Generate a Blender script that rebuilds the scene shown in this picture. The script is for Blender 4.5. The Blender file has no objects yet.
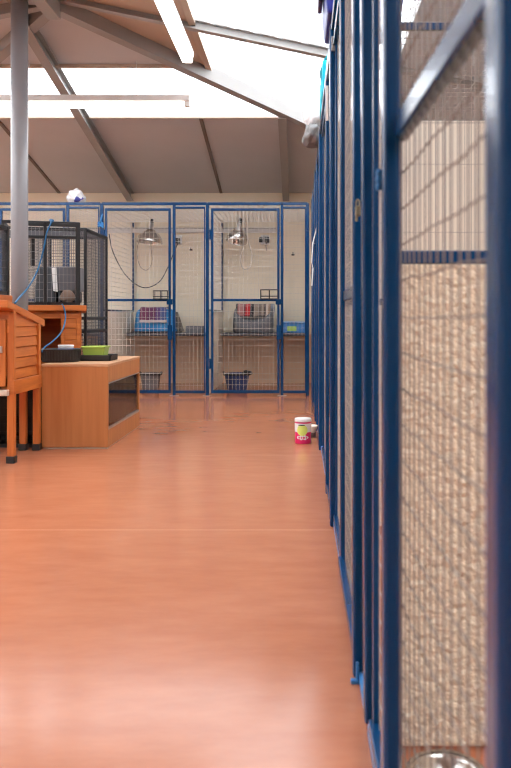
import bpy, bmesh, math, random
from mathutils import Vector, Matrix, noise

random.seed(7)
S = bpy.context.scene
COL = S.collection
F, CX, CY, EYE = 773.0, 299.0, 316.0, 0.88      # lens in pixels, vanishing point, eye height


def at(px, py, y):
    """World point seen at a pixel at depth y (used only to read positions off the photo)."""
    return Vector(((px - CX) * y / F, y, EYE + (CY - py) * y / F))


# ------------------------------------------------------------------ materials
def newmat(name):
    m = bpy.data.materials.new(name)
    m.use_nodes = True
    nt = m.node_tree
    b = nt.nodes['Principled BSDF']
    return m, nt, b


def setin(b, **kw):
    for k, v in kw.items():
        k = k.replace('_', ' ')
        if k in b.inputs:
            b.inputs[k].default_value = v


def plain(name, col, rough=.5, metal=0., spec=.5, var=.06, scale=9., bump=0., bscale=60., coat=0., bdist=.01):
    m, nt, b = newmat(name)
    setin(b, Roughness=rough, Metallic=metal)
    b.inputs['Specular IOR Level'].default_value = spec
    b.inputs['Coat Weight'].default_value = coat
    tc = nt.nodes.new('ShaderNodeTexCoord')
    n = nt.nodes.new('ShaderNodeTexNoise')
    n.inputs['Scale'].default_value = scale
    n.inputs['Detail'].default_value = 4
    nt.links.new(tc.outputs['Object'], n.inputs['Vector'])
    r = nt.nodes.new('ShaderNodeValToRGB')
    c0 = [max(0, c * (1 - var)) for c in col]
    c1 = [min(1, c * (1 + var)) for c in col]
    r.color_ramp.elements[0].color = (*c0, 1)
    r.color_ramp.elements[1].color = (*c1, 1)
    r.color_ramp.elements[0].position = .3
    r.color_ramp.elements[1].position = .7
    nt.links.new(n.outputs['Fac'], r.inputs['Fac'])
    nt.links.new(r.outputs['Color'], b.inputs['Base Color'])
    if bump:
        n2 = nt.nodes.new('ShaderNodeTexNoise')
        n2.inputs['Scale'].default_value = bscale
        n2.inputs['Detail'].default_value = 5
        nt.links.new(tc.outputs['Object'], n2.inputs['Vector'])
        bp = nt.nodes.new('ShaderNodeBump')
        bp.inputs['Strength'].default_value = bump
        bp.inputs['Distance'].default_value = bdist
        nt.links.new(n2.outputs['Fac'], bp.inputs['Height'])
        nt.links.new(bp.outputs['Normal'], b.inputs['Normal'])
    return m


def wood(name, c0, c1, scale=(2, 30, 30), rough=.42):
    m, nt, b = newmat(name)
    setin(b, Roughness=rough)
    tc = nt.nodes.new('ShaderNodeTexCoord')
    mp = nt.nodes.new('ShaderNodeMapping')
    mp.inputs['Scale'].default_value = scale
    n = nt.nodes.new('ShaderNodeTexNoise')
    n.inputs['Scale'].default_value = 1
    n.inputs['Detail'].default_value = 6
    n.inputs['Distortion'].default_value = .4
    r = nt.nodes.new('ShaderNodeValToRGB')
    r.color_ramp.elements[0].color = (*c0, 1)
    r.color_ramp.elements[1].color = (*c1, 1)
    r.color_ramp.elements[0].position = .3
    r.color_ramp.elements[1].position = .7
    nt.links.new(tc.outputs['Object'], mp.inputs['Vector'])
    nt.links.new(mp.outputs['Vector'], n.inputs['Vector'])
    nt.links.new(n.outputs['Fac'], r.inputs['Fac'])
    nt.links.new(r.outputs['Color'], b.inputs['Base Color'])
    return m


def floor_mat():
    m, nt, b = newmat('orange vinyl floor')
    tc = nt.nodes.new('ShaderNodeTexCoord')
    mp = nt.nodes.new('ShaderNodeMapping')
    mp.inputs['Scale'].default_value = (2.0, 6, 1)
    n = nt.nodes.new('ShaderNodeTexNoise')
    n.inputs['Scale'].default_value = 2.4
    n.inputs['Detail'].default_value = 8
    n.inputs['Roughness'].default_value = .65
    r = nt.nodes.new('ShaderNodeValToRGB')
    e = r.color_ramp.elements
    e[0].position, e[0].color = .3, (.45, .158, .078, 1)
    e[1].position, e[1].color = .72, (.53, .203, .105, 1)
    nt.links.new(tc.outputs['Object'], mp.inputs['Vector'])
    nt.links.new(mp.outputs['Vector'], n.inputs['Vector'])
    nt.links.new(n.outputs['Fac'], r.inputs['Fac'])
    # welded sheet seams running across the aisle
    sx = nt.nodes.new('ShaderNodeSeparateXYZ')
    ge = nt.nodes.new('ShaderNodeNewGeometry')
    nt.links.new(ge.outputs['Position'], sx.inputs[0])
    seams = None
    for ys in (3.18, 4.89):
        d = nt.nodes.new('ShaderNodeMath'); d.operation = 'SUBTRACT'; d.inputs[1].default_value = ys
        a = nt.nodes.new('ShaderNodeMath'); a.operation = 'ABSOLUTE'
        l = nt.nodes.new('ShaderNodeMath'); l.operation = 'LESS_THAN'; l.inputs[1].default_value = .007
        nt.links.new(sx.outputs['Y'], d.inputs[0]); nt.links.new(d.outputs[0], a.inputs[0]); nt.links.new(a.outputs[0], l.inputs[0])
        if seams is None:
            seams = l
        else:
            mx = nt.nodes.new('ShaderNodeMath'); mx.operation = 'MAXIMUM'
            nt.links.new(seams.outputs[0], mx.inputs[0]); nt.links.new(l.outputs[0], mx.inputs[1]); seams = mx
    hf = nt.nodes.new('ShaderNodeMath'); hf.operation = 'MULTIPLY'; hf.inputs[1].default_value = .6
    nt.links.new(seams.outputs[0], hf.inputs[0])
    mix = nt.nodes.new('ShaderNodeMixRGB')
    mix.inputs['Color2'].default_value = (.68, .30, .17, 1)
    nt.links.new(hf.outputs[0], mix.inputs['Fac'])
    nt.links.new(r.outputs['Color'], mix.inputs['Color1'])
    nt.links.new(mix.outputs['Color'], b.inputs['Base Color'])
    n3 = nt.nodes.new('ShaderNodeTexNoise')
    n3.inputs['Scale'].default_value = 1.8
    n3.inputs['Detail'].default_value = 5
    nt.links.new(tc.outputs['Object'], n3.inputs['Vector'])
    mr = nt.nodes.new('ShaderNodeMapRange')
    mr.inputs['From Min'].default_value, mr.inputs['From Max'].default_value = .3, .7
    mr.inputs['To Min'].default_value, mr.inputs['To Max'].default_value = .13, .21
    nt.links.new(n3.outputs['Fac'], mr.inputs['Value'])
    nt.links.new(mr.outputs['Result'], b.inputs['Roughness'])
    bp = nt.nodes.new('ShaderNodeBump')
    bp.inputs['Strength'].default_value = 0.
    bp.inputs['Distance'].default_value = .05
    n4 = nt.nodes.new('ShaderNodeTexNoise')
    n4.inputs['Scale'].default_value = 2.2
    nt.links.new(tc.outputs['Object'], n4.inputs['Vector'])
    nt.links.new(n4.outputs['Fac'], bp.inputs['Height'])
    nt.links.new(bp.outputs['Normal'], b.inputs['Normal'])
    b.inputs['Specular IOR Level'].default_value = .48
    return m


def sheet_mat():
    m, nt, b = newmat('translucent corrugated sheet')
    nt.nodes.remove(b)
    out = nt.nodes['Material Output']
    tr = nt.nodes.new('ShaderNodeBsdfTransparent'); tr.inputs[0].default_value = (.97, .98, 1, 1)
    tl = nt.nodes.new('ShaderNodeBsdfTranslucent'); tl.inputs[0].default_value = (.9, .92, .95, 1)
    mx = nt.nodes.new('ShaderNodeMixShader'); mx.inputs[0].default_value = .45
    nt.links.new(tr.outputs[0], mx.inputs[1]); nt.links.new(tl.outputs[0], mx.inputs[2])
    nt.links.new(mx.outputs[0], out.inputs['Surface'])
    return m


def glass_mat():
    m, nt, b = newmat('sliding glass')
    nt.nodes.remove(b)
    out = nt.nodes['Material Output']
    tr = nt.nodes.new('ShaderNodeBsdfTransparent'); tr.inputs[0].default_value = (.93, .95, .94, 1)
    gl = nt.nodes.new('ShaderNodeBsdfGlossy'); gl.inputs['Roughness'].default_value = .04
    fr = nt.nodes.new('ShaderNodeFresnel'); fr.inputs[0].default_value = 4.0
    mx = nt.nodes.new('ShaderNodeMixShader')
    nt.links.new(fr.outputs[0], mx.inputs[0]); nt.links.new(tr.outputs[0], mx.inputs[1]); nt.links.new(gl.outputs[0], mx.inputs[2])
    nt.links.new(mx.outputs[0], out.inputs['Surface'])
    return m


def emit_mat(name, col, st):
    m, nt, b = newmat(name)
    setin(b, Roughness=.4)
    b.inputs['Base Color'].default_value = (.85, .85, .85, 1)
    b.inputs['Emission Color'].default_value = (*col, 1)
    b.inputs['Emission Strength'].default_value = st
    return m


def stripes_mat(name, stops, axis='X', x0=0., x1=1., rough=.95):
    """Woven stripes along one object axis."""
    m, nt, b = newmat(name)
    setin(b, Roughness=rough)
    b.inputs['Sheen Weight'].default_value = .3
    tc = nt.nodes.new('ShaderNodeTexCoord')
    sx = nt.nodes.new('ShaderNodeSeparateXYZ')
    mr = nt.nodes.new('ShaderNodeMapRange')
    mr.inputs['From Min'].default_value, mr.inputs['From Max'].default_value = x0, x1
    r = nt.nodes.new('ShaderNodeValToRGB')
    r.color_ramp.interpolation = 'CONSTANT'
    e = r.color_ramp.elements
    while len(e) > 1:
        e.remove(e[-1])
    e[0].position, e[0].color = stops[0][0], (*stops[0][1], 1)
    for p, c in stops[1:]:
        q = e.new(p); q.color = (*c, 1)
    n = nt.nodes.new('ShaderNodeTexNoise'); n.inputs['Scale'].default_value = 45
    mix = nt.nodes.new('ShaderNodeMixRGB'); mix.blend_type = 'MULTIPLY'; mix.inputs['Fac'].default_value = .25
    nt.links.new(tc.outputs['Object'], sx.inputs[0]); nt.links.new(tc.outputs['Object'], n.inputs['Vector'])
    nt.links.new(sx.outputs[axis], mr.inputs['Value'])
    nt.links.new(mr.outputs['Result'], r.inputs['Fac'])
    nt.links.new(r.outputs['Color'], mix.inputs['Color1']); nt.links.new(n.outputs['Color'], mix.inputs['Color2'])
    nt.links.new(mix.outputs['Color'], b.inputs['Base Color'])
    return m


M = {
    'floor': floor_mat(),
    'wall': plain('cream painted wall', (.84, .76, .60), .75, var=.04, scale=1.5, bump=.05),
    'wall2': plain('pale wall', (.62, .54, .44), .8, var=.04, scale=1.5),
    'board': plain('cream smooth board', (.90, .84, .72), .6, var=.04, scale=3),
    'dash': plain('pebble dashed board', (.90, .80, .62), .8, var=.10, scale=45, bump=1., bscale=60, bdist=.02),
    'panel': plain('warm grey ceiling panel', (.50, .515, .53), .8, var=.05, scale=1.2, bump=.05),
    'lining': plain('tan roof lining', (.45, .36, .28), .8, var=.06, scale=2),
    'steel': plain('grey painted steel', (.30, .29, .275), .45, var=.05, scale=3),
    'seamshade_screw': plain('joint shade and screw brown', (.16, .13, .11), .7),
    'pole': plain('light grey painted column', (.27, .27, .285), .38, var=.05, scale=3),
    'blue': plain('glossy blue paint', (.0008, .043, .138), .24, spec=.35, var=.10, scale=6, coat=.1),
    'ltblue': plain('bright blue plastic', (.03, .20, .50), .3),
    'wire': plain('galvanised wire', (.68, .655, .60), .5, metal=0., var=.08, scale=20),
    'shadewire': plain('wire darkened as backlit', (.24, .205, .175), .6, var=.1, scale=20),  # galvanised wire darkened to read as backlit on the nearest door
    'halfshadewire': plain('wire toned down for shade', (.42, .40, .37), .5, var=.1, scale=20),  # galvanised wire toned down in colour for the dimmer right row
    'cratewire': plain('zinc crate wire', (.27, .27, .27), .5, var=.1, scale=20),
    'galv': plain('galvanised metal', (.55, .55, .54), .35, metal=.8, var=.12, scale=14),
    'brass': plain('dull brass', (.26, .22, .15), .4, metal=.8, var=.1, scale=30),
    'black': plain('black coated metal', (.012, .012, .013), .4),
    'blackpl': plain('black plastic', (.018, .018, .02), .45),
    'dkwire': plain('dark grey wire', (.10, .10, .11), .45, metal=.4),
    'orange': wood('orange stained pine', (.42, .105, .018), (.62, .19, .04), (26, 26, 3)),
    'orangeh': wood('orange stained pine boards', (.41, .10, .018), (.62, .19, .04), (3, 3, 30)),
    'beech': wood('beech veneer', (.46, .175, .055), (.56, .235, .08), (30, 30, 1.6), .4),
    'beechtop': wood('pale beech top', (.55, .29, .15), (.63, .36, .2), (3, 30, 30), .4),
    'pale beech': wood('beech lining lightened as lit', (.80, .60, .42), (.88, .70, .52), (3, 30, 30), .4),  # beech lightened so the cabinet inside reads as lit
    'edge': plain('pale edging', (.62, .5, .4), .5),
    'sheet': sheet_mat(),
    'glass': glass_mat(),
    'tube': emit_mat('lit fluorescent diffuser', (1, .98, .95), 3.0),
    'batten': plain('white enamelled batten', (.62, .6, .57), .4),
    'shelf': plain('dark shelf board', (.03, .035, .05), .5),
    'carrier': plain('sky blue plush', (.03, .25, .58), .85, var=.1, scale=12, bump=.25),
    'purple': stripes_mat('purple and blue fleece', [(0, (.20, .05, .12)), (.3, (.17, .05, .13)), (.62, (.13, .07, .22)), (.8, (.08, .12, .32))], 'X', -.16, .15),
    'pale': plain('pale hem', (.55, .5, .52), .9),
    'greyplush': plain('grey plush', (.15, .165, .19), .95, var=.2, scale=14, bump=.4),
    'stripes': stripes_mat('striped knitted blanket',
                           [(0, (.03, .03, .03)), (.07, (.50, .22, .22)), (.22, (.28, .07, .08)), (.27, (.72, .03, .04)), (.38, (.02, .02, .03)),
                            (.47, (.36, .29, .24)), (.58, (.22, .18, .16)), (.66, (.40, .32, .26)), (.72, (.12, .1, .1)), (.77, (.75, .65, .55)),
                            (.83, (.30, .17, .10)), (.88, (.22, .27, .36))], 'X', -.26, .26),
    'navy': plain('navy rubber', (.010, .035, .16), .5),
    'greytub': plain('grey rubber', (.16, .16, .17), .6),
    'bluetray': plain('blue plastic tray', (.05, .25, .62), .35),
    'green': plain('green label', (.36, .62, .12), .5),
    'lime': plain('lime green plastic', (.42, .58, .10), .4),
    'olive': plain('olive tray', (.28, .33, .14), .5),
    'alu': plain('spun aluminium', (.62, .60, .57), .22, metal=1., var=.04, scale=30),
    'bulb': plain('pearl bulb', (.9, .9, .86), .2),
    'white': plain('white plastic', (.80, .80, .79), .45),
    'bag': plain('thin white plastic bag', (.78, .80, .82), .35, bump=.4, bscale=25),
    'greybag': plain('grey cloth', (.20, .20, .20), .8, bump=.4, bscale=25),
    'bluebox': plain('royal blue plastic', (.015, .03, .30), .35),
    'purplebox': plain('dark purple plastic', (.03, .015, .07), .4),
    'cyan': plain('turquoise towel', (.0, .50, .68), .8),
    'cable': plain('dark cable', (.04, .045, .06), .5),
    'cord': plain('white flex', (.75, .70, .62), .5),
    'bluecord': plain('bright blue cord', (.005, .12, .28), .45),
    'pink': plain('pink tub', (.80, .02, .16), .35),
    'paleyellow': plain('yellow green print', (.70, .82, .18), .4),
    'stainless': plain('stainless steel', (.62, .61, .58), .18, metal=1., var=.05),
    'bluegrey': plain('grey blue carrier plastic', (.12, .125, .14), .5),
    'dkplastic': plain('dark carrier plastic', (.035, .037, .045), .5),
    'tan': plain('tan fleece', (.24, .17, .13), .9),
    'paper': plain('white paper', (.8, .8, .78), .7),
}


# bag print: blue marks printed on white plastic
def print_bag():
    m, nt, b = newmat('white bag with blue print')
    setin(b, Roughness=.35)
    tc = nt.nodes.new('ShaderNodeTexCoord')
    n = nt.nodes.new('ShaderNodeTexNoise'); n.inputs['Scale'].default_value = 9
    r = nt.nodes.new('ShaderNodeValToRGB'); r.color_ramp.interpolation = 'CONSTANT'
    r.color_ramp.elements[0].color = (.78, .79, .82, 1)
    r.color_ramp.elements[1].position = .6; r.color_ramp.elements[1].color = (.07, .08, .40, 1)
    nt.links.new(tc.outputs['Object'], n.inputs['Vector']); nt.links.new(n.outputs['Fac'], r.inputs['Fac'])
    nt.links.new(r.outputs['Color'], b.inputs['Base Color'])
    return m


M['printbag'] = print_bag()


# ------------------------------------------------------------------ mesh helper
class MB:
    def __init__(self):
        self.bm = bmesh.new()
        self.smooth = False

    def box(self, x0, y0, z0, x1, y1, z1, bev=0., seg=2):
        x0, x1 = sorted((x0, x1)); y0, y1 = sorted((y0, y1)); z0, z1 = sorted((z0, z1))
        return self.hexa([(x0, y0, z0), (x1, y0, z0), (x1, y1, z0), (x0, y1, z0),
                          (x0, y0, z1), (x1, y0, z1), (x1, y1, z1), (x0, y1, z1)], bev, seg)

    def hexa(self, c, bev=0., seg=2):
        v = [self.bm.verts.new(p) for p in c]
        fs = [self.bm.faces.new([v[i] for i in f]) for f in
              ((3, 2, 1, 0), (4, 5, 6, 7), (0, 1, 5, 4), (1, 2, 6, 5), (2, 3, 7, 6), (3, 0, 4, 7))]
        if bev:
            es = list({e for f in fs for e in f.edges})
            bmesh.ops.bevel(self.bm, geom=es, offset=bev, segments=seg, profile=.5, affect='EDGES')
        return self

    def bar(self, p0, p1, w, d, up=(0, 0, 1), bev=0.):
        """A bar of section w (sideways) by d (along up) from p0 to p1."""
        p0, p1 = Vector(p0), Vector(p1)
        t = (p1 - p0).normalized()
        s = t.cross(Vector(up)).normalized()
        u = s.cross(t).normalized()
        a, b = s * w / 2, u * d / 2
        return self.hexa([p0 - a - b, p0 + a - b, p1 + a - b, p1 - a - b,
                          p0 - a + b, p0 + a + b, p1 + a + b, p1 - a + b], bev)

    def tube(self, pts, r, n=8, cap=True, closed=False):
        pts = [Vector(p) for p in pts]
        rings = []
        prev = None
        for i, p in enumerate(pts):
            if closed:
                t = pts[(i + 1) % len(pts)] - pts[i - 1]
            else:
                t = pts[min(i + 1, len(pts) - 1)] - pts[max(i - 1, 0)]
            t.normalize()
            if prev is None:
                a = t.orthogonal().normalized()
            else:
                a = (prev - t * prev.dot(t))
                a = a.normalized() if a.length > 1e-6 else t.orthogonal().normalized()
            prev = a
            b = t.cross(a)
            rr = r[i] if isinstance(r, (list, tuple)) else r
            rings.append([self.bm.verts.new(p + (a * math.cos(2 * math.pi * k / n) + b * math.sin(2 * math.pi * k / n)) * rr) for k in range(n)])
        m = len(rings)
        for i in range(m if closed else m - 1):
            A, B = rings[i], rings[(i + 1) % m]
            for k in range(n):
                self.bm.faces.new((A[k], A[(k + 1) % n], B[(k + 1) % n], B[k]))
        if cap and not closed:
            self.bm.faces.new(list(reversed(rings[0]))); self.bm.faces.new(rings[-1])
        return self

    def lathe(self, prof, c=(0, 0, 0), n=32, sx=1., sy=1., mat=None):
        """Profile of (radius, z) turned about a vertical axis through c; open or closed ends at r = 0."""
        c = Vector(c)
        rings = []
        for r, z in prof:
            if r < 1e-6:
                rings.append([self.bm.verts.new(self._t(Vector((0, 0, z)), mat) + c)])
            else:
                rings.append([self.bm.verts.new(self._t(Vector((r * sx * math.cos(2 * math.pi * k / n), r * sy * math.sin(2 * math.pi * k / n), z)), mat) + c) for k in range(n)])
        for A, B in zip(rings, rings[1:]):
            for k in range(n):
                k2 = (k + 1) % n
                if len(A) == 1 and len(B) == 1:
                    continue
                if len(A) == 1:
                    self.bm.faces.new((A[0], B[k2], B[k]))
                elif len(B) == 1:
                    self.bm.faces.new((A[k], A[k2], B[0]))
                else:
                    self.bm.faces.new((A[k], A[k2], B[k2], B[k]))
        return self

    @staticmethod
    def _t(v, mat):
        return mat @ v if mat is not None else v

    def grid(self, fn, nu, nv, closed_u=False):
        g = [[self.bm.verts.new(fn(i / nu, j / nv)) for j in range(nv + 1)] for i in range(nu if closed_u else nu + 1)]
        for i in range(nu):
            A, B = g[i], g[(i + 1) % len(g)]
            for j in range(nv):
                self.bm.faces.new((A[j], B[j], B[j + 1], A[j + 1]))
        return self

    def poly(self, top, dz):
        """Prism: polygon of points, extruded by dz in z."""
        a = [self.bm.verts.new(p) for p in top]
        b = [self.bm.verts.new(Vector(p) + Vector((0, 0, dz))) for p in top]
        n = len(a)
        self.bm.faces.new(a); self.bm.faces.new(list(reversed(b)))
        for i in range(n):
            self.bm.faces.new((a[i], b[i], b[(i + 1) % n], a[(i + 1) % n]))
        return self

    def mesh_panel(self, o, u, v, w, h, pu=.0425, pv=.063, r=.0017, jit=0.):
        """Welded wire: wires along v every pu, along u every pv, touching where they cross."""
        o, u, v = Vector(o), Vector(u).normalized(), Vector(v).normalized()
        nrm = u.cross(v)
        nu_, nv_ = max(1, round(w / pu)), max(1, round(h / pv))
        for i in range(nu_ + 1):
            a = o + u * (w * i / nu_)
            j = random.uniform(-1, 1) * jit
            self.tube([a + u * 0, a + v * h * .5 + u * j, a + v * h], r, 4) if jit else self.tube([a, a + v * h], r, 4)
        for i in range(nv_ + 1):
            a = o + v * (h * i / nv_) + nrm * r * 1.4
            if jit:
                pts = [a + u * w * k / 8 + v * (random.uniform(-1, 1) * jit if 0 < k < 8 else 0) for k in range(9)]
                self.tube(pts, r, 4)
            else:
                self.tube([a, a + u * w], r, 4)
        return self

    def build(self, name, mat, parent=None, smooth=False, solid=0., subsurf=0):
        bmesh.ops.recalc_face_normals(self.bm, faces=self.bm.faces)
        org = world_of(parent) if parent else Vector((0, 0, 0))
        if parent is None:
            vs = [v.co for v in self.bm.verts]
            org = Vector((sum(c.x for c in vs) / len(vs), sum(c.y for c in vs) / len(vs), min(c.z for c in vs)))
        for v in self.bm.verts:
            v.co -= org
        me = bpy.data.meshes.new(name)
        self.bm.to_mesh(me); self.bm.free()
        if smooth:
            for p in me.polygons:
                p.use_smooth = True
        me.materials.append(mat)
        o = bpy.data.objects.new(name, me)
        COL.objects.link(o)
        if parent:
            o.parent = parent
        else:
            o.location = org
        if solid:
            md = o.modifiers.new('thickness', 'SOLIDIFY'); md.thickness = solid; md.offset = 0
        if subsurf:
            md = o.modifiers.new('smooth', 'SUBSURF'); md.levels = subsurf; md.render_levels = subsurf
        return o


def world_of(o):
    p = Vector(o.location)
    while o.parent:
        o = o.parent
        p += Vector(o.location)
    return p


def tag(o, label, cat, group=None):
    o['label'] = label; o['category'] = cat
    if group:
        o['group'] = group
    return o


def thing(name, loc, label, cat, group=None):
    o = bpy.data.objects.new(name, None)
    o.empty_display_size = .1
    o.location = loc
    COL.objects.link(o)
    return tag(o, label, cat, group)


def struct(name, mb, mat, parent=None, **kw):
    o = mb.build(name, mat, parent, **kw)
    if parent is None:
        o['kind'] = 'structure'
    return o


def arc(pts, n=10):
    """Smooth curve through points (Catmull-Rom)."""
    P = [Vector(p) for p in pts]
    P = [P[0] * 2 - P[1]] + P + [P[-1] * 2 - P[-2]]
    out = []
    for i in range(1, len(P) - 2):
        for k in range(n):
            t = k / n
            a, b, c, d = P[i - 1], P[i], P[i + 1], P[i + 2]
            out.append(.5 * ((2 * b) + (c - a) * t + (2 * a - 5 * b + 4 * c - d) * t * t + (3 * b - a - 3 * c + d) * t ** 3))
    out.append(P[-2])
    return out


# ------------------------------------------------------------------ camera
cam = bpy.data.cameras.new('camera')
camo = bpy.data.objects.new('camera', cam)
COL.objects.link(camo)
camo.location = (0, 0, EYE)
camo.rotation_euler = (math.pi / 2, 0, 0)
cam.sensor_fit = 'VERTICAL'
cam.sensor_height = 36
cam.sensor_width = 24
cam.lens = F / 768 * 36
cam.shift_x = (255.5 - CX) / 768
cam.shift_y = (CY - 384) / 768
cam.clip_start = .02
cam.dof.use_dof = True
cam.dof.focus_distance = 5.5
cam.dof.aperture_fstop = 36.2 / 7.0
S.camera = camo

# ------------------------------------------------------------------ room shell
XR, XL, YB, YF, ZW = 2.25, -6.05, 10.15, -5.0, 2.495
SL = .2085
XC = (XR + XL) / 2                    # ridge
TA = XR - XC                          # 4.05
m = MB().box(XL - .2, YF - .2, -.12, XR + .2, YB + .2, 0); struct('floor', m, M['floor'])
m = MB().box(XL - .2, YB, 0, XR + .2, YB + .15, ZW + .05); struct('wall_back', m, M['wall'])
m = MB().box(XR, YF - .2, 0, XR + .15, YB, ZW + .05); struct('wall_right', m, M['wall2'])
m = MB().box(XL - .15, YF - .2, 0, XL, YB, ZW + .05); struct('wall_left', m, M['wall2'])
m = MB()
m.hexa([(XL, YF - .15, 0), (XR, YF - .15, 0), (XR, YF, 0), (XL, YF, 0),
        (XL, YF - .15, ZW), (XR, YF - .15, ZW), (XR, YF, ZW), (XL, YF, ZW)])
v = [m.bm.verts.new(p) for p in ((XL, YF, ZW), (XR, YF, ZW), (XC, YF, ZW + SL * TA))]
m.bm.faces.new(v)
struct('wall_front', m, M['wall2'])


def back_pt(x, t): return (x, YB - t, ZW + SL * t)
def right_pt(t, y): return (XR - t, y, ZW + SL * t)
def left_pt(t, y): return (XL + t, y, ZW + SL * t)


T1, T2 = 2.142, 3.153
TH = .06
cb = MB()
for t0, t1 in ((0, T1), (T2, TA)):
    cb.poly([back_pt(XL + t0, t0), back_pt(XR - t0, t0), back_pt(XR - t1, t1), back_pt(XL + t1 - .001, t1)], TH)
struct('ceiling', cb, M['panel'])
YN0, YN1 = -2.6, 1.25                  # unseen opening added to light the nearest pen's board
R1, R2 = 1.5, 3.07                   # glazed strip of the right slope
YG = 1.9                              # glazing starts here, solid roof nearer than this
cr = MB()
cr.poly([right_pt(R2, YF), right_pt(R2, YB - R2), right_pt(TA, YB - TA), right_pt(TA, YF)], TH)
struct('ceiling_right', cr, M['lining'])
cr = MB()
cr.poly([right_pt(0, YN1), right_pt(0, YB), right_pt(R1, YB - R1), right_pt(R1, YN1)], TH)
cr.poly([right_pt(0, YN0), right_pt(0, YN1), right_pt(.2, YN1), right_pt(.2, YN0)], TH)
cr.poly([right_pt(0, YF), right_pt(0, YN0), right_pt(R1, YN0), right_pt(R1, YF)], TH)
cr.poly([right_pt(R1, YF), right_pt(R1, YG), right_pt(R2, YG), right_pt(R2, YF)], TH)
struct('ceiling_right_lower', cr, M['panel'])
YL = -2.5
cl = MB()
cl.poly([left_pt(0, YF), left_pt(0, YB), left_pt(.5, YB - .5), left_pt(.5, YF)], TH)
cl.poly([left_pt(T2, YF), left_pt(T2, YB - T2), left_pt(TA, YB - TA), left_pt(TA, YF)], TH)
cl.poly([left_pt(.5, YF), left_pt(.5, YL), left_pt(T2, YL), left_pt(T2, YF)], TH)
struct('ceiling_left', cl, M['panel'])


def corr(q): return .022 * math.sin(q / .146 * 2 * math.pi) + .032


m = MB()
n_ = 200
m.grid(lambda a, b: Vector(((XL + T1 + b * (T2 - T1)) * (1 - a) + (XR - T1 - b * (T2 - T1)) * a, YB - T1 - b * (T2 - T1),
                            ZW + SL * (T1 + b * (T2 - T1)) + corr((XL + T1) * (1 - a) + (XR - T1) * a))), n_ * 2, 2)
struct('window_1', m, M['sheet'], smooth=True)
m = MB()
m.grid(lambda a, b: Vector((XR - R1 - b * (R2 - R1), YG * (1 - a) + (YB - R1 - b * (R2 - R1)) * a,
                            ZW + SL * (R1 + b * (R2 - R1)) + corr(YG * (1 - a) + (YB - R1) * a))), n_ * 3, 2)
struct('window_2', m, M['sheet'], smooth=True)
m = MB()
m.grid(lambda a, b: Vector((XL + .5 + b * (T2 - .5), YL * (1 - a) + (YB - .5 - b * (T2 - .5)) * a,
                            ZW + SL * (.5 + b * (T2 - .5)) + corr(YL * (1 - a) + (YB - T1) * a))), n_ * 3, 2)
struct('enlarged_unseen_window', m, M['sheet'], smooth=True)  # unseen left glazing, enlarged to bring more light inside
m = MB()
m.grid(lambda a, b: Vector((XR - .2 - b * 1.3, YN0 * (1 - a) + YN1 * a, ZW + SL * (.2 + b * 1.3) + corr(YN0 * (1 - a) + YN1 * a))), n_, 2)
struct('fill_window', m, M['sheet'], smooth=True)  # unseen, added to light the pebble dashed board below

trim_no = 0


def trim(mb, mat, **kw):
    global trim_no
    trim_no += 1
    return struct('trim_%d' % trim_no, mb, mat, **kw)


def ibeam(p0, p1, w, d, up=(0, 0, 1), tf=.012, tw=.010):
    p0, p1 = Vector(p0), Vector(p1)
    t = (p1 - p0).normalized(); s = t.cross(Vector(up)).normalized(); u = s.cross(t).normalized()
    mb = MB()
    mb.bar(p0 + u * (d - tf) / 2, p1 + u * (d - tf) / 2, w, tf, up)
    mb.bar(p0 - u * (d - tf) / 2, p1 - u * (d - tf) / 2, w, tf, up)
    mb.bar(p0, p1, tw, d - tf, up)
    return mb


# rafters on the back slope (channel beams under the panels)
def off(p, dz): return (p[0], p[1], p[2] + dz)


for x, tmax in ((-2.21, 4.1), (-.17, 2.35), (-4.2, 1.8)):
    trim(ibeam(off(back_pt(x, .02), -.06), off(back_pt(x, tmax), -.06), .085, .12), M['steel'])
for x in (-3.14, -1.02, 1.05):
    tm = min(T1, XR - x)
    trim(MB().bar(off(back_pt(x, .03), -.008), off(back_pt(x, tm), -.008), .035, .016), M['seamshade_screw'])  # dark strips stand for the shade in the panel joints
# cover edges along the skylight
trim(MB().bar(off(back_pt(XL + T2, T2), -.012), off(back_pt(XR - T2, T2), -.012), .05, .024), M['lining'])
trim(MB().bar(off(back_pt(XL + T1, T1), -.008), off(back_pt(XR - T1, T1), -.008), .03, .016), M['lining'])
trim(MB().bar(off(right_pt(R2, YF), -.012), off(right_pt(R2, YB - R2), -.012), .05, .024), M['lining'])
# hip beams, ridge and cross rafters
apex = Vector((XC, YB - TA, ZW + SL * TA))
trim(MB().bar(Vector((XR, YB, ZW - .02)), apex + Vector((0, 0, -.02)), .10, .19), M['steel'])
trim(MB().bar(Vector((XL, YB, ZW - .02)), apex + Vector((0, 0, -.02)), .09, .17), M['steel'])
trim(MB().bar(apex + Vector((0, 0, -.1)), Vector((XC, YF, apex.z - .1)), .1, .16), M['steel'])
for y in (5.95, 3.9, 1.85, -.2, -2.3):
    trim(ibeam(off(right_pt(.02, y), -.0125), off(right_pt(TA, y), -.0125), .07, .075), M['steel'])
    trim(ibeam(off(left_pt(.02, y), -.03), off(left_pt(TA, y), -.03), .08, .13), M['steel'])
# screw heads of the lining beside the right skylight
for k in range(4):
    p = Vector(right_pt(R2 + .1 + .06 * (k % 2), 6.75 - .17 * k))
    trim(MB().lathe([(0, -.006), (.010, -.006), (.010, 0), (0, 0)], p + Vector((0, 0, -.001)), 8), M['seamshade_screw'])

# tan band along the foot of the back wall
M['lowerband'] = plain('tan lower band', (.76, .54, .35), .6, var=.05, scale=3)
trim(MB().box(XL, YB - .004, 0, XR, YB + .001, .64), M['lowerband'])

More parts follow.
